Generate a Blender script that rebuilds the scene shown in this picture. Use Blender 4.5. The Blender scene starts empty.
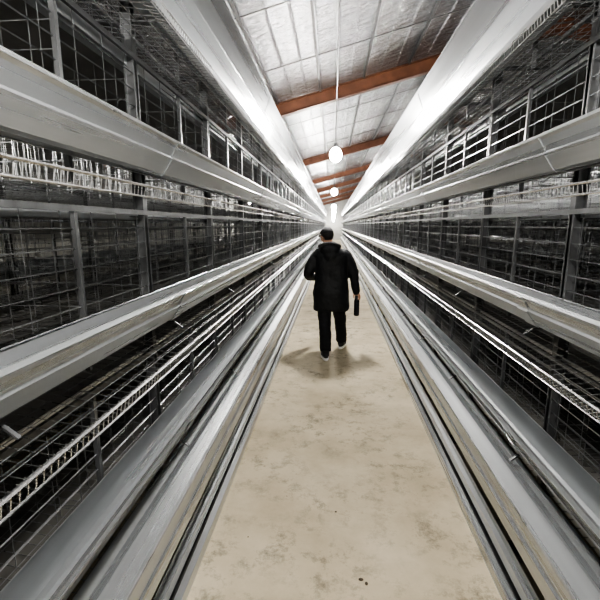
import bpy, math, random
from mathutils import Vector, Matrix
random.seed(4)
scene = bpy.context.scene
try:
    scene.view_settings.look='AgX - High Contrast'
except Exception as ex:
    print('look',ex)

# ------------------------------------------------------------------ helpers
class MB:
    def __init__(s): s.v=[]; s.f=[]
    def quadprism(s, p, y0, y1):
        n=len(s.v); k=len(p)
        for (x,z) in p: s.v.append((x,y0,z))
        for (x,z) in p: s.v.append((x,y1,z))
        for i in range(k):
            j=(i+1)%k
            s.f.append((n+i,n+j,n+k+j,n+k+i))
        s.f.append(tuple(n+i for i in range(k-1,-1,-1)))
        s.f.append(tuple(n+k+i for i in range(k)))
    def box(s,x0,x1,y0,y1,z0,z1):
        s.quadprism([(x0,z0),(x1,z0),(x1,z1),(x0,z1)],y0,y1)
    def sheet(s, pts, y0, y1, t=0.003):
        for a,b in zip(pts[:-1],pts[1:]):
            dx,dz=b[0]-a[0],b[1]-a[1]; l=math.hypot(dx,dz) or 1
            nx,nz=-dz/l*t/2,dx/l*t/2
            ex,ez=dx/l*t/2,dz/l*t/2
            s.quadprism([(a[0]-ex+nx,a[1]-ez+nz),(a[0]-ex-nx,a[1]-ez-nz),(b[0]+ex-nx,b[1]+ez-nz),(b[0]+ex+nx,b[1]+ez+nz)],y0,y1)
    def wire(s,p,q,r,k=3):
        p=Vector(p);q=Vector(q); t=(q-p).normalized()
        ref=Vector((0,0,1)) if abs(t.z)<0.9 else Vector((1,0,0))
        a=t.cross(ref).normalized(); b=t.cross(a)
        n=len(s.v)
        for c in (p,q):
            for i in range(k):
                an=2*math.pi*i/k
                s.v.append(tuple(c+a*math.cos(an)*r+b*math.sin(an)*r))
        for i in range(k):
            j=(i+1)%k
            s.f.append((n+i,n+j,n+k+j,n+k+i))
    def rings(s, rings):
        n0=len(s.v); k=len(rings[0])
        for r in rings:
            for p in r: s.v.append(tuple(p))
        for a in range(len(rings)-1):
            for i in range(k):
                j=(i+1)%k
                s.f.append((n0+a*k+i,n0+a*k+j,n0+(a+1)*k+j,n0+(a+1)*k+i))
        s.f.append(tuple(n0+i for i in range(k-1,-1,-1)))
        s.f.append(tuple(n0+(len(rings)-1)*k+i for i in range(k)))
    def torso(s, rs, k=28, e=2.4):
        out=[]
        for (z,cx,cy,rx,ry) in rs:
            r=[]
            for i in range(k):
                a=2*math.pi*i/k; c,sn=math.cos(a),math.sin(a)
                r.append((cx+rx*math.copysign(abs(c)**(2/e),c), cy+ry*math.copysign(abs(sn)**(2/e),sn), z))
            out.append(r)
        s.rings(out)
    def limb(s, pts, rad, k=16, flat=1.0, ref=(0,1,0), rounded=True):
        P=[Vector(p) for p in pts]; R=list(rad)
        Q=[];RR=[]
        for i in range(len(P)-1):
            p0=P[max(i-1,0)];p1=P[i];p2=P[i+1];p3=P[min(i+2,len(P)-1)]
            for t in (0,.25,.5,.75):
                Q.append(0.5*((2*p1)+(p2-p0)*t+(2*p0-5*p1+4*p2-p3)*t*t+(3*p1-p0-3*p2+p3)*t**3))
                RR.append(R[i]*(1-t)+R[i+1]*t)
        Q.append(P[-1]);RR.append(R[-1])
        rings=[]; ref=Vector(ref)
        for i,c in enumerate(Q):
            t=(Q[min(i+1,len(Q)-1)]-Q[max(i-1,0)]).normalized()
            a=t.cross(ref)
            if a.length<0.1: a=t.cross(Vector((1,0,0.2)))
            a.normalize(); b=a.cross(t).normalized()
            mk=lambda c,r:[c+a*math.cos(2*math.pi*j/k)*r+b*math.sin(2*math.pi*j/k)*r*flat for j in range(k)]
            if i==0 and rounded:
                for ph in (75,45,20): rings.append(mk(c-t*RR[0]*math.sin(math.radians(ph)),RR[0]*math.cos(math.radians(ph))))
            rings.append(mk(c,RR[i]))
            if i==len(Q)-1 and rounded:
                for ph in (20,45,75): rings.append(mk(c+t*RR[i]*math.sin(math.radians(ph)),RR[i]*math.cos(math.radians(ph))))
        s.rings(rings)
    def ell(s,c,r,rot=None,k=24,m=14):
        c=Vector(c); rot=rot or Matrix.Identity(3)
        rings=[]
        for j in range(1,m):
            ph=math.pi*j/m-math.pi/2
            rings.append([c+rot@Vector((r[0]*math.cos(ph)*math.cos(2*math.pi*i/k),r[1]*math.cos(ph)*math.sin(2*math.pi*i/k),r[2]*math.sin(ph))) for i in range(k)])
        s.rings(rings)
    def obj(s,name,mat,parent=None,smooth=False):
        me=bpy.data.meshes.new(name); me.from_pydata(s.v,[],s.f); me.update()
        if smooth:
            me.polygons.foreach_set('use_smooth',[True]*len(me.polygons))
        me.materials.append(mat)
        o=bpy.data.objects.new(name,me); scene.collection.objects.link(o)
        if parent: o.parent=parent
        return o

def empty(name):
    e=bpy.data.objects.new(name,None); scene.collection.objects.link(e); return e

def remesh(o,vs,it=4,fac=0.5,disp=None):
    m=o.modifiers.new('rm','REMESH'); m.mode='VOXEL'; m.voxel_size=vs; m.use_smooth_shade=True
    sm=o.modifiers.new('sm','SMOOTH'); sm.iterations=it; sm.factor=fac
    if disp:
        for (size,st,kind) in disp:
            t=bpy.data.textures.new(o.name+'_folds',kind)
            t.noise_scale=size
            d=o.modifiers.new('folds','DISPLACE'); d.texture=t; d.strength=st; d.texture_coords='GLOBAL'

def newmat(name):
    m=bpy.data.materials.new(name); m.use_nodes=True
    nt=m.node_tree; b=nt.nodes['Principled BSDF']
    return m,nt,b
def N(nt,t,**kw):
    n=nt.nodes.new(t)
    for k,v in kw.items(): setattr(n,k,v)
    return n
def ramp(nt,stops):
    r=N(nt,'ShaderNodeValToRGB'); cr=r.color_ramp
    while len(cr.elements)<len(stops): cr.elements.new(0.5)
    for e,(p,c) in zip(cr.elements,stops):
        e.position=p; e.color=(c[0],c[1],c[2],1) if hasattr(c,'__len__') else (c,c,c,1)
    return r
def objcoord(nt,scale):
    tc=N(nt,'ShaderNodeTexCoord'); mp=N(nt,'ShaderNodeMapping')
    mp.inputs['Scale'].default_value=scale
    nt.links.new(tc.outputs['Object'],mp.inputs['Vector']); return mp.outputs['Vector']
def noise(nt,vec,scale,detail=4,rough=.5):
    n=N(nt,'ShaderNodeTexNoise'); n.inputs['Scale'].default_value=scale
    n.inputs['Detail'].default_value=detail; n.inputs['Roughness'].default_value=rough
    nt.links.new(vec,n.inputs['Vector']); return n.outputs['Fac']
def bump(nt,b,h,st,dist=.01):
    bp=N(nt,'ShaderNodeBump'); bp.inputs['Strength'].default_value=st; bp.inputs['Distance'].default_value=dist
    nt.links.new(h,bp.inputs['Height']); nt.links.new(bp.outputs['Normal'],b.inputs['Normal'])
    return bp

def metal(name,lo,hi,metallic=.75,r0=.25,r1=.45,scale=(6,.5,6),tint=(1,1,1),detail=3):
    m,nt,b=newmat(name)
    v=objcoord(nt,scale); f=noise(nt,v,3,detail,.5)
    r=ramp(nt,[(.3,[lo*t for t in tint]),(.7,[hi*t for t in tint])]); nt.links.new(f,r.inputs[0])
    nt.links.new(r.outputs[0],b.inputs['Base Color'])
    rr=ramp(nt,[(.3,r0),(.7,r1)]); nt.links.new(f,rr.inputs[0]); nt.links.new(rr.outputs[0],b.inputs['Roughness'])
    b.inputs['Metallic'].default_value=metallic
    return m
def plain(name,col,rough=.6,metallic=0,nscale=30,var=.25,bs=0):
    m,nt,b=newmat(name)
    v=objcoord(nt,(1,1,1)); f=noise(nt,v,nscale,4)
    r=ramp(nt,[(.3,[c*(1-var) for c in col]),(.7,[min(1,c*(1+var)) for c in col])])
    nt.links.new(f,r.inputs[0]); nt.links.new(r.outputs[0],b.inputs['Base Color'])
    b.inputs['Roughness'].default_value=rough; b.inputs['Metallic'].default_value=metallic
    if bs: bump(nt,b,f,bs)
    return m

M_trough=metal('galvanised_sheet',.50,.62,.75,.24,.34,(5,.08,5),(.94,.975,1))
M_post=metal('galvanised_post',.11,.18,.55,.3,.45,(6,6,1),(.95,.98,1))
M_wire=metal('galvanised_wire',.26,.38,.75,.25,.4,(6,.5,6),(.95,.98,1))
M_lip=metal('bright_zinc_wire',.48,.62,.75,.2,.35)
M_belt=plain('manure_belt_pp',(.18,.175,.165),.4,0,4,.15)
M_pipe=plain('water_pipe_pvc',(.42,.43,.44),.3,0,8,.1)
M_rust=plain('red_oxide_steel',(.18,.080,.046),.5,.1,6,.2)
M_black=plain('black_cable',(.03,.03,.03),.5)
M_foilseam=metal('foil_seam_tape',.10,.17,.4,.4,.6)

# foil ceiling : crinkled
M_foil,nt,b=newmat('foil_insulation')
v=objcoord(nt,(1,1,1)); f=noise(nt,v,1.3,5,.6)
r=ramp(nt,[(.3,(.42,.425,.44)),(.7,(.66,.665,.68))]); nt.links.new(f,r.inputs[0]); nt.links.new(r.outputs[0],b.inputs['Base Color'])
b.inputs['Metallic'].default_value=.85; b.inputs['Roughness'].default_value=.22
v2=objcoord(nt,(3,7,3)); f2=noise(nt,v2,1.7,5,.6); bp=bump(nt,b,f2,1.0,.10)

# floor
M_floor,nt,b=newmat('dusty_concrete')
v=objcoord(nt,(1,1,1))
f1=noise(nt,v,1.5,8,.62)
r1=ramp(nt,[(.30,(.41,.35,.25)),(.50,(.53,.465,.345)),(.70,(.64,.57,.44))]); nt.links.new(f1,r1.inputs[0])
f2=noise(nt,v,7,12,.8)
r2=ramp(nt,[(.34,.1),(.43,.6),(.50,1.0)]); nt.links.new(f2,r2.inputs[0])
f3=noise(nt,v,2.1,3,.5); r3=ramp(nt,[(.38,.08),(.60,.75)]); nt.links.new(f3,r3.inputs[0])
mx=N(nt,'ShaderNodeMix',data_type='RGBA',blend_type='MULTIPLY'); nt.links.new(r3.outputs[0],mx.inputs[0])
nt.links.new(r1.outputs[0],mx.inputs[6]); nt.links.new(r2.outputs[0],mx.inputs[7])
nt.links.new(mx.outputs[2],b.inputs['Base Color'])
b.inputs['Roughness'].default_value=.85; b.inputs['Specular IOR Level'].default_value=.25
f4=noise(nt,v,40,6,.6); bump(nt,b,f4,.3,.005)

M_wall=plain('painted_panel_wall',(.40,.40,.38),.6,0,2,.1)

def emis(name,col,st):
    m,nt,b=newmat(name)
    b.inputs['Base Color'].default_value=(1,1,1,1)
    b.inputs['Emission Color'].default_value=(*col,1); b.inputs['Emission Strength'].default_value=st
    return m
M_bulb=emis('lit_bulb',(1,.965,.915),930)

# ------------------------------------------------------------------ room shell
Y0,Y1=-4.0,48.0
XL,XR,XRIDGE=-4.7,12.3,3.8
SL=.26
def ceilz(x): return 4.30+SL*x if x<=XRIDGE else 4.30+SL*XRIDGE-SL*(x-XRIDGE)
m=MB(); m.box(XL,XR,Y0,Y1,-.15,0); m.obj('floor',M_floor)
m=MB()
m.sheet([(XL,ceilz(XL)),(XRIDGE,ceilz(XRIDGE)),(XR,ceilz(XR))],Y0,Y1,.06)
x=XL+.1
while x<XRIDGE:
    m.quadprism([(x-.022,ceilz(x-.022)-.028),(x-.010,ceilz(x)-.045),(x+.010,ceilz(x)-.045),(x+.022,ceilz(x+.022)-.028)],Y0,Y1); x+=.267
m.obj('ceiling',M_foil)
m=MB(); m.box(XL-.15,XL,Y0,Y1,-.15,ceilz(XL)+.1); m.obj('wall_left',M_wall)
m=MB(); m.box(XR,XR+.15,Y0,Y1,-.15,ceilz(XR)+.1); m.obj('wall_right',M_wall)
for nm,ya,yb,mt in (('wall_front',Y0-.15,Y0,M_wall),('wall_back',Y1,Y1+.15,M_wall)):
    m=MB(); m.quadprism([(XL-.15,-.15),(XR+.15,-.15),(XR+.15,ceilz(XR)+.1),(XRIDGE,ceilz(XRIDGE)+.1),(XL-.15,ceilz(XL)+.1)],ya,yb); m.obj(nm,mt)
m=MB()
x=XL+.35
while x<XRIDGE:
    m.quadprism([(x-.015,ceilz(x-.015)-.03),(x+.015,ceilz(x+.015)-.03),(x+.015,ceilz(x+.015)-.056),(x-.015,ceilz(x-.015)-.056)],Y0,Y1)
    x+=.80
for y in (3.2,4.8,6.4,9.7,11.3,12.9,16.2,17.8,19.4,24.3,30.8,37.3):
    m.sheet([(XL,ceilz(XL)-.050),(XRIDGE,ceilz(XRIDGE)-.050)],y,y+.014,.008)
m.obj('trim_ceiling_seams',M_foilseam)
RAFT=[1.55,8.05,14.6,21.1,26.6,32.1,37.6,43]
for i,yb in enumerate(RAFT):
    m=MB()
    for (x0,x1) in ((XL,XRIDGE),(XRIDGE,XR)):
        z0,z1=ceilz(x0)-.04,ceilz(x1)-.04
        m.quadprism([(x0,z0-.24),(x1,z1-.24),(x1,z1),(x0,z0)],yb-.006,yb+.006)
        for d in (0,.225):
            m.quadprism([(x0,z0-d-.015),(x1,z1-d-.015),(x1,z1-d),(x0,z0-d)],yb-.07,yb+.07)
    m.obj('roof_rafter',M_rust)

# ------------------------------------------------------------------ cage rows
RY0,RY1=-1.6,45.0
def frange(a,b,s):
    while a<b-1e-6:
        yield a
        a+=s
tiers=[.45,1.12,1.82,2.52]
U0=1.85
trough=MB(); lip=MB(); wires=MB(); posts=MB(); belts=MB(); pipes=MB()
for side in (1,-1):
    X=lambda u: side*(U0-u)
    for ti,L in enumerate(tiers):
        nxt=tiers[ti+1] if ti<3 else L+.62
        if ti<3:
            prof=[(.826,L+.262),(.822,L+.280),(.808,L+.284),(.802,L+.272),(.812,L+.262),(.838,L+.215),(.834,L+.205),(.880,L+.138),(.895,L+.13),(.955,L+.13),(.97,L+.145),(.995,L+.255),(.987,L+.262)]
        else:
            prof=[(.752,L+.47),(.735,L+.50),(.728,L+.49),(.735,L+.475),(.800,L+.30),(.790,L+.292),(.842,L+.165),(.86,L+.145),(.96,L+.145),(.975,L+.16),(1.0,L+.36)]
        trough.sheet([(X(u),z) for u,z in prof],RY0,RY1,.003)
        for y in frange(RY0+1.1,RY1,2.4):
            pr=[(u-.004,z-.003) for u,z in (prof[3:9] if ti<3 else prof[2:-4])]
            trough.sheet([(X(u),z) for u,z in pr],y,y+.10,.004)
        for y in frange(RY0+.25,RY1,1.1):
            posts.sheet([(X(1.0),L+.11),(X(.89),L+.11),(X(.85),L+.08)],y,y+.012,.006)
            posts.sheet([(X(1.02),L+.31),(X(.99),L+.20)],y,y+.025,.006)
        if ti==0:
            trough.sheet([(X(.752),L-.12),(X(.738),L-.11),(X(.738),L-.045),(X(.748),L-.035),(X(.748),L+.03),(X(.76),L+.04)],RY0,RY1,.003)
            trough.sheet([(X(.765),L+.005),(X(.85),L+.03),(X(.86),L+.065),(X(.90),L+.075)],RY0,RY1,.003)
        LH=.038
        lip.wire((X(.75),RY0,L),(X(.75),RY1,L),.003,4)
        lip.wire((X(.746),RY0,L+LH),(X(.746),RY1,L+LH),.0045,4)
        y=RY0
        while y<RY1:
            lip.wire((X(.746),y,L+LH),(X(.752),y,L),.0016)
            lip.wire((X(.752),y,L),(X(.80),y,L+.01),.0016)
            y+=.025 if y<10 else .06
        fl=lambda u: L+(u-.75)*.14
        for u in frange(.79,1.80,.05):
            wires.wire((X(u),RY0,fl(u)),(X(u),RY1,fl(u)),.002)
        y=RY0
        while y<RY1:
            wires.wire((X(.75),y,fl(.75)),(X(1.82),y,fl(1.82)),.0016)
            y+=.05 if y<8 else .12
        top=nxt-.04
        for k in range(6):
            z=L+.30+(top-L-.30)*k/5
            wires.wire((X(1.01),RY0,z),(X(1.01),RY1,z),.003)
        y=RY0
        while y<RY1:
            wires.wire((X(1.012),y,L+.26),(X(1.012),y,top),.0017)
            y+=.183
        posts.box(min(X(.995),X(1.01)),max(X(.995),X(1.01)),RY0,RY1,top-.012,top+.01)
        for k in range(8):
            z=L+.16+k*.06
            if z<top: wires.wire((X(1.82),RY0,z),(X(1.82),RY1,z),.002)
        for y in frange(RY0,RY1,.16):
            wires.wire((X(1.82),y,L+.15),(X(1.82),y,top),.002)
        for y in frange(RY0+.25,RY1,.55):
            for k in range(7):
                z=L+.12+k*(top-L-.12)/6
                wires.wire((X(1.02),y,z),(X(1.80),y,z),.002)
            for u in frange(1.1,1.8,.1):
                wires.wire((X(u),y,fl(u)),(X(u),y,top),.002)
            posts.box(min(X(1.0),X(1.018)),max(X(1.0),X(1.018)),y-.009,y+.009,L+.05,top)
        belts.box(min(X(1.08),X(1.80)),max(X(1.08),X(1.80)),RY0,RY1,L-.055,L-.05)
        trough.sheet([(X(1.04),L-.03),(X(1.04),L-.075),(X(1.10),L-.075)],RY0,RY1,.003)
        pz=top-.10
        pipes.box(min(X(1.50),X(1.525)),max(X(1.50),X(1.525)),RY0,RY1,pz,pz+.025)
        for y in frange(RY0+.1,RY1,.55):
            pipes.wire((X(1.5125),y,pz),(X(1.5125),y,pz-.05),.008,6)
    for y in frange(RY0+.25,RY1,1.1):
        xa,xb=sorted((X(1.005),X(1.05)))
        posts.box(xa,xb,y-.003,y+.003,0,3.15)
        xa,xb=sorted((X(1.0),X(1.006)))
        posts.box(xa,xb,y-.02,y+.02,0,3.15)
        xa,xb=sorted((X(1.045),X(1.05)))
        posts.box(xa,xb,y-.02,y+.0,0,3.15)
        xa,xb=sorted((X(.80),X(1.06)))
        posts.box(xa,xb,y-.025,y+.025,.0,.012)
        posts.box(xa,xb,y-.003,y+.003,.0,.06)
    trough.sheet([(X(.735),.002),(X(.735),.060),(X(.765),.063)],RY0,RY1,.004)
    trough.sheet([(X(.775),.10),(X(.775),.15),(X(.80),.155),(X(.80),.19)],RY0,RY1,.004)
    posts.box(*sorted((X(.79),X(.82))),RY0,RY1,.0,.03)
    posts.box(*sorted((X(1.0),X(1.04))),RY0,RY1,3.12,3.15)
for y in frange(RY0+.25,RY1,1.1):
    posts.box(-.84,.84,y-.015,y+.015,3.12,3.15)
def build_row(xc,meshes=None):
    e=empty('battery_cage_row'); e.location=(xc,0,0)
    out=[]
    if meshes is None:
        for mb,nm,mt in ((trough,'feed_troughs',M_trough),(lip,'egg_tray_lips',M_lip),(wires,'wire_mesh',M_wire),(posts,'uprights',M_post),(belts,'manure_belts',M_belt),(pipes,'water_pipes',M_pipe)):
            o=mb.obj(nm,mt,e); out.append(o.data)
    else:
        for me in meshes:
            o=bpy.data.objects.new(me.name,me); scene.collection.objects.link(o); o.parent=e
        out=meshes
    return out
mm=build_row(-1.85); build_row(1.85,mm); build_row(5.55,mm)

# ------------------------------------------------------------------ lamps (one string of pendant bulbs per aisle)
def lamp_string(x,ys,z,cz):
    e=empty('pendant_light_string'); e.location=(x,0,0)
    b=MB(); s=MB(); c=MB()
    for y in ys:
        zz0=z
        if isinstance(y,tuple): y,zz0=y
        b.ell((0,y,zz0),(.080,.080,.092))
        s.rings([[ (r*math.cos(a*math.pi/8),y+r*math.sin(a*math.pi/8),zz0+.028+zz) for a in range(16)] for r,zz in ((.022,.052),(.026,.07),(.026,.12),(.012,.135))])
        c.wire((0,y,zz0+.15),(0,y,cz),.004,6)
    c.wire((0,Y0+.05,cz),(0,Y1-.05,cz),.005,6)
    for yb in RAFT: c.wire((0,yb,cz),(0,yb,ceilz(x)-.27),.002,4)
    b.obj('bulbs',M_bulb,e,True); s.obj('sockets',M_black,e,True); c.obj('cable',M_black,e)
CX=-.055
lamp_string(CX,(.25,5.75,(11.5,2.62),(15,2.36),(19.5,2.34),(24.5,2.30),(30,2.3),(36,2.3),(42,2.3),(46.5,2.2)),2.66,3.22)
lamp_string(-3.75,(.6,18,30),2.72,ceilz(-3.75)-.29)
lamp_string(3.7,(.6,18,30),2.75,3.6)

# ------------------------------------------------------------------ debris
m=MB()
for i in range(16):
    x=random.uniform(-.66,.66); y=random.uniform(1.4,10); s=random.uniform(.002,.0045)
    m.ell((x,y,s*.6),(s*random.uniform(1,2),s*random.uniform(1,2),s*.7),k=6,m=4)
m.ell((.085,1.70,.006),(.013,.008,.006),k=8,m=5); m.ell((.11,1.68,.005),(.008,.010,.005),k=8,m=5)
m.obj('floor_debris',plain('dark_grit',(.10,.08,.06),.8))

# ------------------------------------------------------------------ man
M_coat=plain('black_coat_fabric',(.008,.009,.011),.62,0,60,.3,.2)
M_trous=plain('black_trouser_fabric',(.008,.008,.010),.8,0,80,.3,.15)
M_skin=plain('skin',(.50,.29,.20),.5,0,20,.08)
M_hair=plain('dark_hair',(.018,.015,.013),.6,0,90,.4,.4)
M_cap=plain('charcoal_cap_cloth',(.030,.030,.033),.8,0,90,.25,.3)
M_fur=plain('grey_hood_trim',(.045,.045,.047),.9,0,120,.5,.8)
M_shoe=plain('black_shoe',(.03,.03,.033),.5)
M_sole=plain('white_sole',(.85,.85,.83),.5)
M_flask=plain('dark_flask',(.02,.022,.026),.25,.3)
M_eye=plain('eye_white',(.75,.75,.72),.2,0,5,.02)
M_lips=plain('lips',(.40,.17,.14),.5,0,20,.08)
man=empty('man_walking'); man.location=(-.09,5.28,0)
c=MB()
c.torso([(.60,.0,.0,.235,.155),(.63,0,0,.243,.163),(.75,0,0,.240,.165),(.88,0,0,.232,.160),(1.0,0,0,.218,.148),(1.12,0,0,.212,.142),(1.24,0,-.005,.222,.145),(1.33,-.005,-.01,.222,.138),(1.385,-.01,-.01,.195,.12),(1.425,-.02,-.01,.135,.10),(1.46,-.035,-.005,.088,.085),(1.505,-.05,0,.080,.080)])
c.limb([(.155,0,1.345),(.235,-.015,1.235),(.29,-.03,1.09),(.315,-.005,.97),(.335,.03,.85)],[.078,.075,.067,.058,.050])
c.limb([(-.165,0,1.345),(-.245,-.015,1.235),(-.30,-.03,1.10),(-.29,.08,1.04),(-.22,.22,1.01)],[.078,.075,.067,.060,.050])
c.ell((-.025,-.105,1.425),(.125,.065,.085),Matrix.Rotation(math.radians(-15),3,'X'))
c.ell((-.025,-.125,1.34),(.085,.045,.09))
co=c.obj('coat',M_coat,man); remesh(co,.011,5,.5,[(.16,.030,'CLOUDS'),(.06,.010,'CLOUDS')])
h=MB(); pts=[]
for i in range(13):
    a=math.radians(200+ (140)*i/12)
    pts.append((-.03+.135*math.cos(a),-.03+.13*math.sin(a),1.455+.035*math.sin(math.radians(180*i/12))))
pts=[(-.03-.125,.05,1.40)]+pts+[(-.03+.125,.05,1.40)]
h.limb(pts,[.022]*len(pts),k=10); ho=h.obj('hood_trim',M_fur,man); remesh(ho,.008,1,.5,[(.02,.014,'CLOUDS')])
t=MB()
t.torso([(.66,0,0,.17,.12),(.78,0,0,.18,.125),(.9,0,0,.17,.12),(1.0,0,0,.15,.11)])
t.limb([(-.085,0,.82),(-.085,-.03,.62),(-.08,-.06,.46),(-.068,-.19,.27),(-.062,-.275,.105)],[.102,.096,.084,.078,.074],rounded=False)
t.limb([(.085,.01,.82),(.105,.10,.62),(.125,.155,.47),(.145,.20,.28),(.155,.235,.10)],[.102,.096,.084,.078,.074],rounded=False)
to=t.obj('trousers',M_trous,man); remesh(to,.010,4,.5,[(.09,.022,'CLOUDS')])
def shoe(cx,cy,rotz,nm,pitch=0):
    e=empty(nm); e.parent=man; e.location=(cx,cy,0); e.rotation_euler=(pitch,0,rotz)
    def outline(s,z,yo=0):
        r=[]
        for i in range(24):
            a=2*math.pi*i/24; yy=math.sin(a); w=.050 if yy>0 else .042
            r.append((w*s*math.copysign(abs(math.cos(a))**.8,math.cos(a)), .055+yy*.145*s+yo, z))
        return r
    so=MB(); so.rings([outline(1.0,.0),outline(1.08,.008),outline(1.07,.036)]); so.obj('sole',M_sole,e,True)
    u=MB(); u.rings([outline(1.0,.028),outline(1.0,.05),outline(.9,.068,-.01)])
    u.limb([(0,-.03,.05),(0,-.02,.09),(0,-.02,.125)],[.045,.048,.050],rounded=False)
    u.limb([(0,0,.085),(0,.08,.062),(0,.14,.052)],[.040,.038,.030])
    uo=u.obj('upper',M_shoe,e); remesh(uo,.006,4)
shoe(-.062,-.27,math.radians(8),'left_shoe')
shoe(.155,.245,math.radians(-14),'right_shoe')
hd=empty('head'); hd.parent=man; hd.location=(-.065,.025,1.565); hd.rotation_euler=(math.radians(-10),math.radians(-4),math.radians(32))
q=MB()
q.ell((0,-.01,.02),(.073,.092,.094)); q.ell((0,.025,-.035),(.058,.062,.075)); q.ell((0,.045,-.075),(.034,.034,.026))
q.limb([(0,-.01,-.03),(0,-.03,-.13)],[.055,.060])
q.limb([(0,.088,.008),(0,.104,-.022)],[.009,.014],k=10)
q.ell((.012,.094,-.026),(.009,.009,.007)); q.ell((-.012,.094,-.026),(.009,.009,.007))
for sx in (1,-1):
    q.ell((sx*.077,-.004,-.004),(.009,.019,.031),Matrix.Rotation(math.radians(15*sx),3,'Z'))
    q.ell((sx*.030,.078,.022),(.022,.012,.006))
    q.ell((sx*.038,.066,-.022),(.018,.018,.018))
qo=q.obj('face_and_neck',M_skin,hd); remesh(qo,.005,3)
for sx in (1,-1):
    q=MB(); q.ell((sx*.030,.0775,.006),(.013,.011,.009)); q.obj('eye_'+('r' if sx>0 else 'l'),M_eye,hd,True)
    q=MB(); q.ell((sx*.030,.0870,.006),(.0055,.003,.0055)); q.obj('iris_'+('r' if sx>0 else 'l'),M_hair,hd,True)
    q=MB(); q.limb([(sx*.014,.090,.026),(sx*.030,.091,.030),(sx*.046,.080,.025)],[.003,.004,.002],k=8); q.obj('brow_'+('r' if sx>0 else 'l'),M_hair,hd,True)
q=MB(); q.limb([(-.023,.080,-.052),(0,.088,-.050),(.023,.080,-.052)],[.004,.007,.004],k=10); q.obj('mouth',M_lips,hd,True)
import bmesh
def shell(name,mat,c,r,cut,th,disp=True):
    q=MB(); q.ell(c,r,k=40,m=26)
    ho=q.obj(name,mat,hd,True)
    bm=bmesh.new(); bm.from_mesh(ho.data)
    bmesh.ops.delete(bm,geom=[vv for vv in bm.verts if cut(vv.co)],context='VERTS'); bm.to_mesh(ho.data); bm.free()
    sd=ho.modifiers.new('s','SOLIDIFY'); sd.thickness=th; sd.offset=-1
    if disp:
        tx=bpy.data.textures.new('hair_tx','CLOUDS'); tx.noise_scale=.012
        d=ho.modifiers.new('d','DISPLACE'); d.texture=tx; d.strength=.008
    return ho
shell('hair',M_hair,(0,-.016,.028),(.080,.096,.094),lambda p:(p.y>.035 and p.z<.062+(p.y-.035)*.2) or (p.z< -.005+max(0,p.y+.01)*.9 and p.y>-.03) or p.z<-.052,.012)
shell('cap_crown',M_cap,(0,-.010,.034),(.088,.105,.100),lambda p:p.z<.040+(p.y)*.05,.006,False)
# cap band and visor
q=MB(); pts=[]
rr=[[],[],[],[]]
for i in range(40):
    a=2*math.pi*i/40
    for k,(s,z) in enumerate(((1.0,.032),(1.03,.034),(1.03,.052),(1.0,.054))):
        rr[k].append((.088*s*math.cos(a),-.010+.105*s*math.sin(a),z+.04*math.sin(a)*.1))
q.rings(rr); 
q2=MB(); top=[];bot=[]
N_=14
outer=[];inner=[]
for i in range(N_+1):
    a=math.radians(25+130*i/N_)
    inner.append((.086*math.cos(a),-.010+.103*math.sin(a)))
    outer.append((.092*math.cos(a),-.005+.103*math.sin(a)+.065*math.sin(math.radians(180*i/N_))))
loop=inner+outer[::-1]
q2.rings([[(x,y,.040-.18*max(0,y-.06)) for x,y in loop],[(x,y,.046-.18*max(0,y-.06)) for x,y in loop]])
q2.obj('cap_visor',M_cap,hd)
BX,BY=.345,.045
fl=MB()
prof=[(.030,.515),(.036,.520),(.037,.53),(.037,.715),(.033,.735),(.026,.748),(.026,.785),(.022,.79)]
fl.rings([[(BX+r*math.cos(a*math.pi/12),BY+r*math.sin(a*math.pi/12),z) for a in range(24)] for r,z in prof])
fl.obj('flask',M_flask,man,True)
g=MB()
g.limb([(.335,.03,.87),(.345,.038,.835),(.348,.045,.808)],[.026,.034,.036],flat=.7,ref=(0,1,0))
for a,l in ((62,.0),(20,.008),(-22,.004),(-62,-.008)):
    a=math.radians(a); cx,sx=math.cos(a),math.sin(a)
    P=lambda r,z:(BX+cx*r,BY+sx*r,z)
    g.limb([P(.022,.812),P(.041,.795),P(.043,.765-l),P(.036,.738-l)],[.010,.0095,.0088,.0078],k=10)
P=lambda r,z:(BX-r,BY+.006,z)
g.limb([(BX-.02,BY,.825),P(.041,.80),P(.041,.772),P(.035,.755)],[.012,.011,.010,.009],k=10)
go=g.obj('right_hand',M_skin,man); remesh(go,.0035,2)
g=MB()
g.limb([(-.225,.21,1.01),(-.205,.25,1.01),(-.18,.30,1.005)],[.025,.034,.036],flat=1,ref=(1,0,0))
dirv=Vector((.42,.9,-.05)).normalized(); up=Vector((0,0,1)); inn=dirv.cross(up).normalized()
base=Vector((-.18,.30,1.005))
for i,(o,l) in enumerate(((.028,.070),(.009,.080),(-.010,.074),(-.028,.058))):
    r0=base+up*o; p1=r0+dirv*l*.5+inn*.004; p2=p1+dirv*l*.30+inn*.022; p3=p2+inn*.022-dirv*.004
    g.limb([r0,p1,p2,p3],[.0100,.0092,.0085,.0075],k=10)
g.limb([(-.20,.25,1.035),(-.165,.275,1.055),(-.135,.30,1.055)],[.012,.010,.009],k=10)
go=g.obj('left_hand',M_skin,man); remesh(go,.0035,2)

# ------------------------------------------------------------------ world + camera
w=bpy.data.worlds.new('World'); scene.world=w; w.use_nodes=True
w.node_tree.nodes['Background'].inputs[0].default_value=(.5,.5,.5,1)
w.node_tree.nodes['Background'].inputs[1].default_value=.2
cam=bpy.data.cameras.new('camera'); co=bpy.data.objects.new('camera',cam); scene.collection.objects.link(co)
cam.sensor_width=36; cam.lens=24; cam.clip_start=.02; cam.clip_end=200
co.location=(-.078,0,1.72)
co.rotation_euler=(math.radians(90-10.62),0,math.radians(4.64))
scene.camera=co
